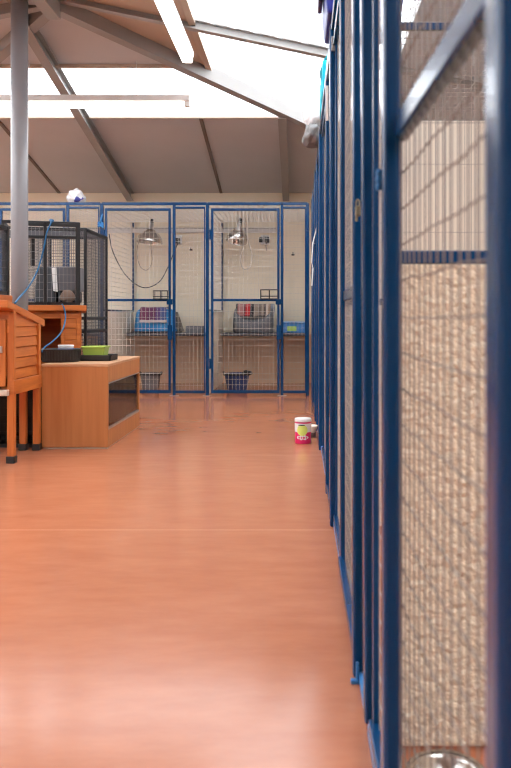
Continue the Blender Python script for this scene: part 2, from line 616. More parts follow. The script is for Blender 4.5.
# ------------------------------------------------------------------ steel column
m = thing('steel_column', (-2.09, 5.78, 0), 'round light grey steel column rising behind the orange hutch to the roof', 'column')
MB().lathe([(0, .012), (.062, .012), (.062, 3.27), (0, 3.27)], m.location, 32).build('shaft', M['pole'], m, smooth=False)
MB().box(-2.19, 5.68, 0, -1.99, 5.88, .012, .003).build('base_plate', M['steel'], m)
for p in m.children:
    if p.name.startswith('shaft'):
        for f in p.data.polygons:
            f.use_smooth = len(f.vertices) == 4
MB().box(-2.20, 5.67, 3.25, -1.98, 5.89, 3.285, .003).build('cap_plate', M['steel'], m)

# ------------------------------------------------------------------ fluorescent lamps
def batten(x0, y0, x1, y1, z, label, drop, dw):
    c = Vector(((x0 + x1) / 2, (y0 + y1) / 2, z))
    r = thing('fluorescent_lamp', c, label, 'ceiling light', 'fluorescent battens under the roof')
    a, b = Vector((x0, y0, z)), Vector((x1, y1, z))
    d = (b - a).normalized()
    MB().bar(a + Vector((0, 0, .04)), b + Vector((0, 0, .04)), .08, .05, bev=.005).build('housing', M['batten'], r)
    MB().bar(a + d * .04 + Vector((0, 0, -.012)), b - d * .04 + Vector((0, 0, -.012)), dw, .05, bev=.012).build('diffuser', M['tube'], r)
    for p, s in ((a, 1), (b, -1)):
        MB().bar(p + Vector((0, 0, -.004)), p + d * s * .045 + Vector((0, 0, -.004)), .05, .05, bev=.004).build('end_cap', M['batten'], r)
    for k in (.25, .75):
        p = a.lerp(b, k)
        MB().tube([p + Vector((0, 0, .065)), p + Vector((0, 0, drop))], .003, 6).build('hanger', M['galv'], r)
    return r


pb = at(190, 100, 6.5)
batten(pb.x - 1.8, 6.5, pb.x, 6.5, pb.z - .03, 'horizontal fluorescent batten hanging across the roof window at the left', .36, .05)
batten(-.83, 5.8, -.83, 4.0, 2.80, 'bright fluorescent batten pointing towards the viewer at the top of the picture', .16, .08)

# ------------------------------------------------------------------ wire pens of the back row
PB = 8.5
ROOF = 2.10
TW = .030


def bx(px): return (px - CX) * PB / F


def upright(mb, x, z0, z1, w=TW, d=TW, y=PB):
    return mb.box(x - w / 2, y, z0, x + w / 2, y + d, z1, .004)


def back_pen(label, b0, b1, door, gap, fixed, board_side, closed=True):
    """b0/b1 outer post pixels; door = (left, right) stile pixels; fixed = (post pixel, other post pixel)."""
    root = thing('wire_pen', (bx((b0 + b1) / 2), PB, 0), label, 'animal pen', 'blue wire pens along the back wall')
    for px, w in ((b0, .035), (gap, TW)):
        upright(MB(), bx(px), .0, ROOF + .02, w).build('post', M['blue'], root)
        MB().box(bx(px) - .05, PB - .012, 0, bx(px) + .05, PB + .045, .008).build('foot_plate', M['galv'], root)
    MB().box(bx(b0), PB, ROOF, bx(b1), PB + TW, ROOF + .032, .004).build('top_rail', M['blue'], root)
    # door
    l, r = bx(door[0]), bx(door[1])
    d = MB()
    dy = PB - .006
    z0, z1, zm = .03, 2.065, 1.055
    for x in (l, r):
        d.box(x - .013, dy, z0, x + .013, dy + .026, z1, .003)
    for za, zb in ((z0, z0 + .035), (z1 - .028, z1), (zm - .013, zm + .013)):
        d.box(l, dy + .001, za, r, dy + .025, zb, .003)
    do = d.build('door', M['blue'], root)
    MB().mesh_panel((l + .013, dy + .02, z0 + .03), (1, 0, 0), (0, 0, 1), r - l - .026, z1 - z0 - .05, r=.0017).build('wire_mesh', M['wire'], do)
    s = 1 if gap > door[0] else -1
    hx, lx = (l, r) if s > 0 else (r, l)
    for hz in (.30, 1.72):
        MB().tube([(hx - s * .022, dy + .002, hz), (hx - s * .022, dy + .002, hz + .11)], .011, 8).build('hinge', M['blue'], do)
    MB().box(lx - .03, dy - .018, zm - .05, lx + .035, dy - .001, zm + .01, .004).build('latch', M['blue'], do)
    MB().box(lx - .02, dy - .014, .62, lx + .03, dy - .001, .78, .004).build('lock_plate', M['blue'], do)
    # fixed narrow panel
    a, b = sorted((bx(fixed[0]), bx(fixed[1])))
    f = MB()
    f.box(a, PB + .002, .03, b, PB + .026, .06, .003)
    f.box(a, PB + .002, 2.06, b, PB + .026, 2.085, .003)
    for q_ in (a, b - .012):
        f.box(q_, PB + .004, .03, q_ + .012, PB + .024, 2.085, .003)
    fo = f.build('fixed_panel', M['blue'], root)
    MB().mesh_panel((a, PB + .02, .05), (1, 0, 0), (0, 0, 1), b - a, 2.03, r=.0017).build('wire_mesh', M['wire'], fo)
    # wire roof
    MB().mesh_panel((bx(b0), PB + .02, ROOF + .012), (1, 0, 0), (0, 1, 0), bx(b1) - bx(b0), YB - PB - .04, .056, .056).build('roof_mesh', M['wire'], root)
    # partition at the left of this pen
    x = bx(b0)
    MB().box(x - .014, PB + .04, .012, x + .014, YB - .01, .935, .003).build('partition_board', M['board'], root)
    g = MB()
    for y in (PB + .045, YB - .045):
        g.box(x - .012, y, .935, x + .012, y + .03, ROOF, .003)
    g.box(x - .012, PB + .04, .925, x + .012, YB - .01, .955, .003)
    po = g.build('partition_frame', M['blue'], root)
    MB().mesh_panel((x, PB + .06, .95), (0, 1, 0), (0, 0, 1), YB - PB - .1, ROOF - .95, .045, .056).build('wire_mesh', M['wire'], po)
    # shelf along the back
    MB().box(bx(b0) + .03, YB - .56, .632, bx(b1) - .02, YB - .005, .667, .003).build('shelf', M['shelf'], root)
    return root


penA = back_pen('blue wire pen at the back left, mostly hidden behind the black crates', -5, 100, (1, 64), 67.5, (67.5, 99), 0)
penB = back_pen('blue wire pen at the back with the blue bed and dark hanging cable inside', 101.5, 206.8, (106, 169.6), 174, (174, 205), 0)
penC = back_pen('blue wire pen at the back right with the grey bed and navy tub inside', 207.2, 307.5, (212.2, 278.4), 282, (282, 306), 0)
upright(MB(), bx(307.5), 0, ROOF + .02, .035).build('end_post', M['blue'], penC)
MB().box(bx(307.5) - .014, PB + .04, .012, bx(307.5) + .014, YB - .01, .935, .003).build('partition_board', M['board'], penC)

# ------------------------------------------------------------------ wire pens of the right row
PX = .129                       # face of the row towards the aisle
BND = [1.62 * k for k in range(6)]


def vpost(y, x0=PX, x1=PX + .027, d=.045, z0=0., z1=ROOF, lean=0.):
    """Upright with its near face at y; lean moves the head towards the aisle."""
    return MB().hexa([(x0, y, z0), (x1, y, z0), (x1, y + d, z0), (x0, y + d, z0),
                      (x0 - lean, y, z1), (x1 - lean, y, z1), (x1 - lean, y + d, z1), (x0 - lean, y + d, z1)], .007, 3)


def right_pen(k, label, posts, door, fixed, solid=False, swing=0., jit=0., lean=None, far_off=0., dx=0.):
    """posts: list of (y, x0); door = (near, far) y; fixed = list of (near, far)."""
    y0, y1 = BND[k], BND[k + 1]
    root = thing('wire_pen', (PX + .02, (y0 + y1) / 2, 0), label, 'animal pen', 'blue wire pens along the right side')
    for y, x0 in posts:
        vpost(y, x0, x0 + .031).build('post', M['blue'], root)
    MB().box(PX + .004, y0 + .02, ROOF - .03, PX + .034, y1 + .02, ROOF + .004, .004).build('top_rail', M['blue'], root)
    MB().box(PX + .014, y0 + .06 if k else y0 + .55, .003, PX + .040, y1, .028, .004).build('bottom_rail', M['ltblue'], root)
    a, b = door
    da = .045
    d = MB()
    l = lean or 0.
    xs = lambda y: PX + dx + swing * (b - y) / (b - a)
    for y in (a, b - da):
        x = xs(y) + (far_off if y != a else 0)
        ll = l if y == a else 0
        pw = .036 if far_off and y != a else .026
        zf = .0 if k == 0 else .012
        d.hexa([(x, y, zf), (x + pw, y, zf), (x + pw, y + da, .012), (x, y + da, .012),
                (x - ll, y, 2.06), (x + pw - ll, y, 2.06), (x + pw - ll, y + da, 2.06), (x - ll, y + da, 2.06)], .007, 3)
    for za, zb in ((.035, .065), (1.148, 1.184) if k == 0 else (.93, .965), (2.02, 2.05)):
        rx = .030 if .5 < za < 2 else .014
        d.bar((xs(a) + rx, a + .02, (za + zb) / 2), (xs(b) + rx, b - .02, (za + zb) / 2), .022, zb - za, bev=.004)
    do = d.build('door', M['blue'], root)
    u = Vector((xs(b) - xs(a), b - a, 0))
    MB().mesh_panel((xs(a) + (.030 if k == 0 else .026), a + .02, .05), u, (0, 0, 1), (b - a) - .04, 1.99, .038, .056, .0014 if k == 0 else .0012, jit).build('wire_mesh', M['shadewire'] if k == 0 else M['halfshadewire'], do)
    for a2, b2 in fixed:
        f = MB()
        f.box(PX + .012, a2, .035, PX + .034, b2, .06, .003)
        f.box(PX + .012, a2, 2.0, PX + .034, b2, 2.03, .003)
        for yy in (a2, b2 - .02):
            f.box(PX + .020, yy, .035, PX + .034, yy + .02, 2.03, .003)
        fo = f.build('fixed_panel', M['blue'], root)
        MB().mesh_panel((PX + .030, a2, .05), (0, 1, 0), (0, 0, 1), b2 - a2, 1.97, .043, .056, .0012).build('wire_mesh', M['halfshadewire'], fo)
    # partition at the far side
    if k == 0:
        y1 -= .025
    MB().box(PX + .05, y1 - .03, .008, XR - .02, y1, .985 if k == 0 else .925, .004).build('partition_board', M['dash'] if k == 0 else M['board'], root)
    if solid:
        MB().box(PX + .05, y1 - .028, .93, XR - .02, y1 - .004, ROOF, .003).build('upper_board', M['board'], root)
    else:
        g = MB()
        zb = .986 if k == 0 else .925
        g.box(PX + .05, y1 - .03, zb, XR - .02, y1 - .002, zb + .027, .003)
        g.box(PX + .05, y1 - .03, ROOF - .03, XR - .02, y1 - .005, ROOF, .003)
        for q_ in (PX + .05, XR - .05):
            g.box(q_, y1 - .03, zb, q_ + .03, y1 - .004, ROOF, .003)
        po = g.build('partition_frame', M['blue'], root)
        MB().mesh_panel((PX + .05, y1 - .016, zb + .02), (1, 0, 0), (0, 0, 1), XR - PX - .08, ROOF - zb - .04, .030, .30, .0012).build('wire_mesh', M['halfshadewire'], po)
    MB().mesh_panel((PX + .03, y0 + .03, ROOF + .008), (0, 1, 0), (1, 0, 0), 1.58, XR - PX - .06, .075, .075, .0014).build('roof_mesh', M['halfshadewire'], root)
    return root


rp = []
rp.append(right_pen(0, 'nearest blue wire pen at the right, pebble dashed board and steel bowl inside',
                    [], (.56, 1.21), [(1.215, 1.575)], swing=.018, jit=.003, dx=-.003))
rp.append(right_pen(1, 'second nearest blue wire pen of the right row, small padlock on its post',
                    [], (1.85, 2.645), [(2.65, 3.21)], far_off=.010))
rp.append(right_pen(2, 'blue wire pen of the right row below the dark blue storage box',
                    [(3.22, PX)], (3.27, 3.805), [(3.81, 4.84)], solid=True))
rp.append(right_pen(3, 'blue wire pen of the right row below the stuffed white bag',
                    [(5.06, PX), (6.43, PX)], (5.12, 5.85), [(5.9, 6.43)]))
rp.append(right_pen(4, 'farthest blue wire pen of the right row, next to the corner',
                    [(7.55, PX), (8.05, PX)], (6.6, 7.4), [(7.6, 8.05)]))
# leaning boundary post between the first two pens
vpost(1.66, PX + .0125, PX + .0435, lean=.010).build('post', M['blue'], rp[1])
# latches on the right row
dr = [c for c in rp[1].children if c.name.startswith('door')][0]
m = MB()
m.box(.1335, 1.832, 1.117, .1465, 1.846, 1.142, .003)
m.tube(arc([(.1365, 1.839, 1.141), (.1365, 1.839, 1.152), (.140, 1.839, 1.157), (.1435, 1.839, 1.152), (.1435, 1.839, 1.141)]), .002, 8)
m.tube([(.137, 1.839, 1.118), (.137, 1.839, 1.105)], .003, 8)
tag(m.build('padlock', M['brass']), 'small brass padlock hanging on a blue post of the right row', 'padlock')
d0 = rp[0]
m = MB()
for z in (1.081, 1.092, 1.102):
    m.lathe([(0, -.007), (.004, -.005), (.0055, 0), (.004, .005), (0, .007)], (.124, 1.20, z), 12)
m.build('latch_knob', M['ltblue'], rp[0], smooth=True)
m = MB()
m.box(.135, 3.20, 1.98, .150, 3.215, 2.04, .003)
m.build('hinge', M['galv'], rp[2])
# bolt on the floor plate of the second pen's door
m = MB().box(.124, 1.845, 0, .150, 1.86, .010, .002).tube([(.139, 1.842, .01), (.139, 1.842, .055)], .004, 8)
m.build('drop_bolt', M['ltblue'], rp[1])

# white strip tied to the far posts, and white tape on a post
m = MB()
for (a_, b_) in (((318, 222), (312.8, 243)), ((312.8, 243), (311.6, 262)), ((313, 268), (311.8, 286))):
    m.bar(at(*a_, 6.40), at(*b_, 6.40), .010, .003, up=(0, 1, 0))
m.bar(at(311.6, 262, 6.40), at(313, 268, 6.40), .006, .003, up=(0, 1, 0))
m.bar(at(312.8, 243, 6.40), at(312.8, 243, 6.40) + Vector((.015, .032, 0)), .01, .003)
tag(m.build('ribbon', M['white']), 'narrow white ribbon hanging down the far blue posts of the right row', 'ribbon')
m = MB().box(.1295, 3.7575, 1.83, .143, 3.7595, 2.00)
tag(m.build('tape_strip', M['paper']), 'strip of white tape stuck high on a blue post of the right row', 'tape')

# ------------------------------------------------------------------ things on top of the right row
def lump(c, rx, ry, rz, seed, amp=.25, sub=4):
    mb = MB()
    bmesh.ops.create_icosphere(mb.bm, subdivisions=sub, radius=1)
    for v in mb.bm.verts:
        d = v.co.normalized()
        n1 = noise.noise(d * 1.7 + Vector((seed, 0, 0))) + .5 * abs(noise.noise(d * 4.5 + Vector((0, seed, 0))))
        f = 1 + amp * n1
        z = max(d.z * f, -.82)
        v.co = Vector((c[0] + d.x * f * rx, c[1] + d.y * f * ry, c[2] + z * rz))
    return mb


t = thing('stuffed_bag', (.14, 5.55, ROOF + .012), 'stuffed white plastic bag with a grey cloth end lying on top of the right pens', 'bag')
lump((.115, 5.62, ROOF + .235), .085, .16, .125, 3.1).build('bag', M['bag'], t, smooth=True)
lump((.105, 5.58, ROOF + .08), .070, .15, .085, 8.4, .3).build('cloth_end', M['greybag'], t, smooth=True)

t = thing('storage_box', (.16, 3.3, ROOF + .012), 'dark blue plastic storage box with purple rim on top of the right pens', 'box')
z = ROOF + .014
m = MB()
m.hexa([(.115, 3.15, z), (.42, 3.15, z), (.42, 3.52, z), (.115, 3.52, z),
        (.092, 3.11, z + .26), (.45, 3.11, z + .26), (.45, 3.56, z + .26), (.092, 3.56, z + .26)], .012)
m.build('body', M['bluebox'], t)
MB().box(.078, 3.10, z + .26, .46, 3.57, z + .30, .008).build('rim', M['purplebox'], t)
MB().box(.096, 3.15, z + .30, .44, 3.52, z + .36, .012).build('lid', M['bluebox'], t)
MB().box(.082, 3.25, z + .10, .100, 3.42, z + .17, .006).build('handle', M['purplebox'], t)

m = MB()
m.grid(lambda a, b: Vector((.138 + .28 * b + .012 * math.sin(7 * a), 4.30 + .55 * a, ROOF + .20 + .05 * math.sin(3 * a + 4 * b) + .02 * math.sin(13 * b))), 14, 12)
m.grid(lambda a, b: Vector((.136 - .004 * math.sin(9 * a) + .002 * b, 4.30 + .55 * a, ROOF + .012 + .19 * b)), 14, 6)
m.grid(lambda a, b: Vector((.40 + .01 * math.sin(9 * a), 4.30 + .55 * a, ROOF + .012 + .20 * b)), 14, 6)
m.grid(lambda a, b: Vector((.138 + .265 * b, 4.30, ROOF + .012 + .19 * a)), 6, 10)
tag(m.build('folded_towel', M['cyan'], smooth=True, solid=.008), 'turquoise towel folded on top of the right pens behind the blue box', 'towel')

pbag = lump((bx(73.5), PB + .10, ROOF + .105), .088, .07, .085, 5.5, .3)
tag(pbag.build('plastic_bag', M['printbag'], smooth=True), 'small white plastic bag with blue print on top of the back pens', 'bag')

# ------------------------------------------------------------------ contents of the back pens
SH = .667


def sx(px, y=9.80): return (px - CX) * y / F


# blue bed with rounded ends, dark opening on its right
t = thing('pet_bed', (sx(158), 9.830, SH), 'sky blue hooded pet bed on the shelf under a purple blanket', 'pet bed')
m = MB()
x0, x1 = sx(135), sx(179)
m.hexa([(x0, 9.650, SH), (x1, 9.650, SH), (x1, 10.050, SH), (x0, 10.050, SH),
        (x0 + .035, 9.700, SH + .30), (x1 - .07, 9.700, SH + .30), (x1 - .07, 10.010, SH + .30), (x0 + .035, 10.010, SH + .30)], .05, 4)
m.build('shell', M['carrier'], t, smooth=True)
MB().hexa([(x1 - .012, 9.680, SH + .03), (x1 + .035, 9.680, SH + .02), (x1 + .035, 10.020, SH + .02), (x1 - .012, 10.020, SH + .03),
           (x1 - .08, 9.730, SH + .26), (x1 - .04, 9.730, SH + .27), (x1 - .04, 9.980, SH + .27), (x1 - .08, 9.980, SH + .26)], .01).build('opening', M['blackpl'], t)
MB().box(x0 - .004, 9.645, SH, x1 + .004, 10.050, SH + .022, .008).build('base', M['shelf'], t)


def drape(prof, xa, xb, nx=18, wob=.006, seed=0.):
    """Cloth following a (y, z) profile, xa..xb wide."""
    pr = [Vector((0, y, z)) for y, z in prof]
    dense = arc(pr, 6)
    n = len(dense) - 1

    def fn(a, b):
        p = dense[round(b * n)]
        w = noise.noise(Vector((a * 5 + seed, b * 4, 0)))
        return Vector((xa + (xb - xa) * a + w * .008, p.y - abs(w) * wob, p.z + w * wob))
    return MB().grid(fn, nx, n)


xa, xb = sx(142), sx(168)
t = thing('blanket', ((xa + xb) / 2, 9.750, SH + .19), 'purple and blue fleece blanket with pale hem over the blue bed', 'blanket')
drape([(9.950, SH + .316), (9.830, SH + .318), (9.710, SH + .316), (9.675, SH + .27), (9.655, SH + .20), (9.647, SH + .155)], xa, xb).build('fleece', M['purple'], t, smooth=True, solid=.010)
drape([(9.648, SH + .163), (9.644, SH + .15), (9.640, SH + .135)], xa, xb + .01).build('hem', M['pale'], t, smooth=True, solid=.012)

t = thing('tray', (sx(195), 9.800, SH), 'shallow olive tray on the shelf right of the blue bed', 'tray')
m = MB()
a, b = sx(187), sx(203.5)
m.box(a, 9.670, SH, b, 9.970, SH + .012)
for q in ((a, 9.670, a + .01, 9.970), (b - .01, 9.670, b, 9.970), (a, 9.670, b, 9.680), (a, 9.960, b, 9.970)):
    m.box(q[0], q[1], SH, q[2], q[3], SH + .085, .003)
m.build('body', M['greyplush'], t)
MB().box(a + .012, 9.682, SH + .013, b - .012, 9.958, SH + .06, .01).build('litter', M['olive'], t)


def bucket(px0, px1, ytop, body, label, seed):
    yb = 9.15
    c = sx((px0 + px1) / 2, yb)
    w = (px1 - px0) * yb / F / 2
    t = thing('flexible_tub', (c, yb, 0), label, 'tub', 'rubber tubs on the pen floors')
    h = .195
    prof = [(0, .0), (w * .70, 0), (w * .76, .02), (w * .88, h * .6), (w * .95, h), (w * .985, h + .006), (w * .93, h + .004), (w * .84, h * .6), (w * .70, .022), (0, .018)]
    MB().lathe(prof, (c, yb, .002), 32).build('body', body, t, smooth=True)
    for s in (-1, 1):
        MB().tube(arc([(c + s * w * .90, yb - .07, h - .01), (c + s * w * 1.0, yb - .05, h + .012), (c + s * w * 1.03, yb, h + .02), (c + s * w * 1.0, yb + .05, h + .012), (c + s * w * .90, yb + .07, h - .01)]), .011, 8).build('handle', M['blackpl'], t, smooth=True)
    MB().lathe([(w * .955, h - .012), (w * 1.0, h - .006), (w * 1.0, h + .008), (w * .95, h + .008)], (c, yb, .002), 32).build('rim', M['blackpl'], t, smooth=True)
    return t


tb = bucket(140, 161, 372, M['greytub'], 'grey rubber tub with black rim on the pen floor below the blue bed', 1)
tc_ = bucket(224, 250, 372, M['navy'], 'navy rubber tub with black handles on the pen floor below the grey bed', 2)
m = lump((sx(247, 9.14), 9.12, .205), .055, .05, .03, 4.2, .4, 3)
tag(m.build('cloth', M['blackpl'], smooth=True), 'dark cloth hanging over the rim of the navy tub', 'cloth')

# grey plush bed with low front and high back
t = thing('pet_bed', (sx(253.5), 9.850, SH), 'grey plush bed with high back and dipped front on the shelf', 'pet bed')
cx_, cy_ = sx(253.5), 9.850
rx_, ry_ = .27, .19


def bed(a, b):
    an = 2 * math.pi * a
    c, s = math.cos(an), math.sin(an)
    e = .62
    ex = math.copysign(abs(c) ** e, c); ey = math.copysign(abs(s) ** e, s)
    h = .235 + .105 * max(0, s) ** .6 + (.045 * abs(c) ** 3) - .07 * max(0, -s) ** 4
    prof = [(.0, .006), (.90, .0), (.98, .06), (.96, .55), (.93, .92), (.87, 1.0), (.80, .93), (.76, .45), (.62, .25), (0, .24)]
    i = b * (len(prof) - 1)
    r, z = prof[round(i)]
    return Vector((cx_ + ex * rx_ * r, cy_ + ey * ry_ * r, SH + z * h))


MB().grid(bed, 48, 9, True).build('body', M['greyplush'], t, smooth=True)
MB().lathe([(0, .075), (.17, .08), (.19, .1), (.15, .12), (0, .125)], (cx_, cy_, SH), 28, 1.1, .62).build('cushion', M['dkplastic'], t, smooth=True)
xa, xb = sx(235), sx(274)
t = thing('blanket', ((xa + xb) / 2, 9.950, SH + .18), 'striped red, black, grey and tan blanket over the grey bed', 'blanket')
bl = drape([(10.035, SH + .26), (10.025, SH + .352), (9.990, SH + .362), (9.950, SH + .352), (9.910, SH + .30), (9.850, SH + .235), (9.770, SH + .215)], xa, xb, 24, .012, 2.2)
bl.build('knit', M['stripes'], t, smooth=True, solid=.012)

t = thing('litter_tray', (sx(295), 9.790, SH), 'sky blue litter tray with a green label on the shelf at the corner', 'litter tray')
m = MB()
a, b = sx(283), sx(306)
z = SH
for q in ((a, 9.650, a + .012, 9.950), (b - .012, 9.650, b, 9.950), (a, 9.650, b, 9.662), (a, 9.938, b, 9.950)):
    m.box(q[0], q[1], z, q[2], q[3], z + .125, .004)
m.box(a, 9.650, z, b, 9.950, z + .012)
m.build('body', M['bluetray'], t)
m = MB()
for q in ((a - .012, 9.635, a + .016, 9.965), (b - .016, 9.635, b + .012, 9.965), (a - .012, 9.635, b + .012, 9.665), (a - .012, 9.935, b + .012, 9.965)):
    m.box(q[0], q[1], z + .12, q[2], q[3], z + .142, .004)
m.build('rim', M['bluetray'], t)
MB().box(sx(287.5), 9.645, SH + .025, sx(296.5), 9.649, SH + .085).build('label', M['green'], t)


# heat lamps hanging from the pen roofs
def lamp(px, py, y, w, tilt, label):
    c = Vector(((px - CX) * y / F, y, EYE + (CY - py) * y / F))     # middle of the shade's rim
    t = thing('heat_lamp', c, label, 'heat lamp', 'aluminium heat lamps in the back pens')
    R_ = Matrix.Rotation(tilt[0], 3, 'X') @ Matrix.Rotation(tilt[1], 3, 'Y')
    prof = [(w, 0), (w * .985, .012), (w * .88, .07), (w * .66, .12), (w * .38, .155), (w * .30, .165), (w * .30, .168), (w * .38, .158), (w * .64, .126), (w * .9, .076), (w * 1.0, .013), (w * 1.0, 0), (w, 0)]
    MB().lathe(prof, c, 32, mat=R_).build('shade', M['alu'], t, smooth=True)
    MB().lathe([(0, .26), (.026, .26), (.03, .25), (.03, .18), (.048, .172), (.05, .16), (0, .16)], c, 20, mat=R_).build('lamp_holder', M['galv'], t, smooth=True)
    MB().lathe([(0, .31), (.02, .305), (.024, .26), (0, .26)], c, 16, mat=R_).build('cap', M['blackpl'], t, smooth=True)
    MB().lathe([(0, -.012), (.035, -.004), (.05, .025), (.042, .06), (.022, .108), (0, .108)], c, 20, mat=R_).build('bulb', M['bulb'], t, smooth=True)
    top = c + R_ @ Vector((0, 0, .308))
    MB().tube([top, (top.x, top.y, ROOF + .012)], .004, 6).build('hanger', M['galv'], t)
    return t, top


l1, top1 = lamp(149.5, 243, 9.750, .162, (math.radians(-4), math.radians(6)), 'aluminium heat lamp hanging above the blue bed')
l2, top2 = lamp(236.5, 241, 9.750, .135, (math.radians(28), math.radians(12)), 'aluminium heat lamp tilted forward above the grey bed, bulb showing')
MB().lathe([(0, -.012), (.03, -.004), (.045, .022), (.02, .06), (0, .06)], world_of(l2) + Vector((.055, -.02, .01)), 20).build('bulb', M['bulb'], l2, smooth=True)
# pale loop of flex below the first lamp
Y = 9.770
tag(MB().tube(arc([at(142, 233, Y), at(137, 250, Y), at(140, 266, Y), at(147, 270, Y), at(152, 262, Y), at(151, 246, Y)]), .0035, 6).build('flex', M['tan'], smooth=True),
    'thin brown flex looping below the heat lamp above the blue bed', 'cable')
tag(MB().tube(arc([at(236, 226, Y), at(240, 217, Y), at(246, 226, Y), at(248, 240, Y), at(252, 256, Y), at(249, 268, Y), at(243, 268, Y), at(240.5, 258, Y), at(244, 244, Y), at(247.5, 230, Y), at(248, 214, Y)]), .007, 6).build('flex', M['cord'], smooth=True),
    'white flex looping down from the heat lamp above the grey bed', 'cable')
Y = 9.850
tag(MB().tube(arc([at(109, 234, 8.8), at(113, 252, 8.9), at(124, 273, 9.650), at(137, 285, 9.750), at(148, 287.5, Y), at(160, 281, Y), at(168, 267, 9.900), at(174, 252, 10.050), at(178, 243, 10.110)]), .006, 8).build('cable', M['cable'], smooth=True),
    'dark cable drooping in a wide curve from the socket across the pen', 'cable')


# sockets, hooks, trunking on the back wall
def wx(px): return (px - CX) * YB / F
def wz(py): return EYE + (CY - py) * YB / F


m = thing('trunking', (wx(190), YB, wz(231)), 'long pale grey cable trunking fixed along the back wall', 'cable trunking')
MB().box(wx(-30), YB - .05, wz(233), wx(276), YB - .002, wz(228), .004).build('body', M['batten'], m)
MB().box(wx(-30), YB - .055, wz(229), wx(276), YB - .045, wz(228.3)).build('lid_edge', M['steel'], m)
for px, py, lb in ((178, 240, 'white wall socket with a black plug above the blue bed'), (265, 240, 'white wall socket with a black plug beside the tilted heat lamp')):
    t = thing('wall_socket', (wx(px), YB, wz(py)), lb, 'socket', 'sockets on the back wall')
    MB().box(wx(px) - .055, YB - .03, wz(py) - .06, wx(px) + .055, YB - .001, wz(py) + .06, .006).build('back_box', M['white'], t)
    if px > 200:
        MB().box(wx(px) - .075, YB - .075, wz(py) - .035, wx(px) - .02, YB - .032, wz(py) + .03, .006).build('plug', M['blackpl'], t)
        MB().box(wx(px) + .0, YB - .085, wz(py) - .04, wx(px) + .06, YB - .032, wz(py) + .035, .006).build('plug', M['blackpl'], t)
        MB().tube(arc([(wx(px) + .02, YB - .06, wz(py) - .03), (wx(px) + .015, YB - .05, wz(py) - .09), (wx(px) + .02, YB - .04, wz(py) - .14)]), .006, 8).build('lead', M['cable'], t)
    else:
        MB().box(wx(px) - .035, YB - .075, wz(py) - .05, wx(px) + .035, YB - .032, wz(py) + .02, .006).build('plug', M['blackpl'], t)
for px, py, lb in ((191, 249.5, 'small dark hook on the back wall above the olive tray'), (293, 254.5, 'small dark hook on the back wall above the litter tray')):
    m = MB().box(wx(px) - .02, YB - .012, wz(py) - .015, wx(px) + .02, YB - .001, wz(py) + .005, .003)
    m.tube(arc([(wx(px), YB - .01, wz(py) + .03), (wx(px), YB - .03, wz(py) + .01), (wx(px) - .004, YB - .04, wz(py) - .012), (wx(px) - .005, YB - .045, wz(py))]), .006, 6)
    tag(m.build('wall_hook', M['blackpl']), lb, 'hook', 'hooks on the back wall')

# wire card holders on the doors
for px0, px1, y0, lb in ((155, 169, 291, 'small black wire holder on the door in front of the blue bed'), (261, 278, 290, 'small black wire holder on the door in front of the grey bed')):
    t = thing('wire_holder', (bx((px0 + px1) / 2), PB - .01, 1.06), lb, 'holder', 'wire holders on the pen doors')
    m = MB()
    a, b = bx(px0), bx(px1)
    zt, zb = EYE + (CY - y0) * PB / F, EYE + (CY - 299) * PB / F
    for yy in (PB - .012, PB - .10):
        m.tube([(a, yy, zt), (b, yy, zt)], .0045, 6); m.tube([(a, yy, zb), (b, yy, zb)], .0045, 6)
        m.tube([(a, yy, (zt + zb) / 2 - .02), (b, yy, (zt + zb) / 2 - .02)], .0045, 6)
        for q in (a, (a + b) / 2, b):
            m.tube([(q, yy, zb), (q, yy, zt)], .0045, 6)
    for q in (a, b):
        for zz in (zt, zb):
            m.tube([(q, PB - .012, zz), (q, PB - .10, zz)], .0045, 6)
    m.build('basket', M['black'], t)

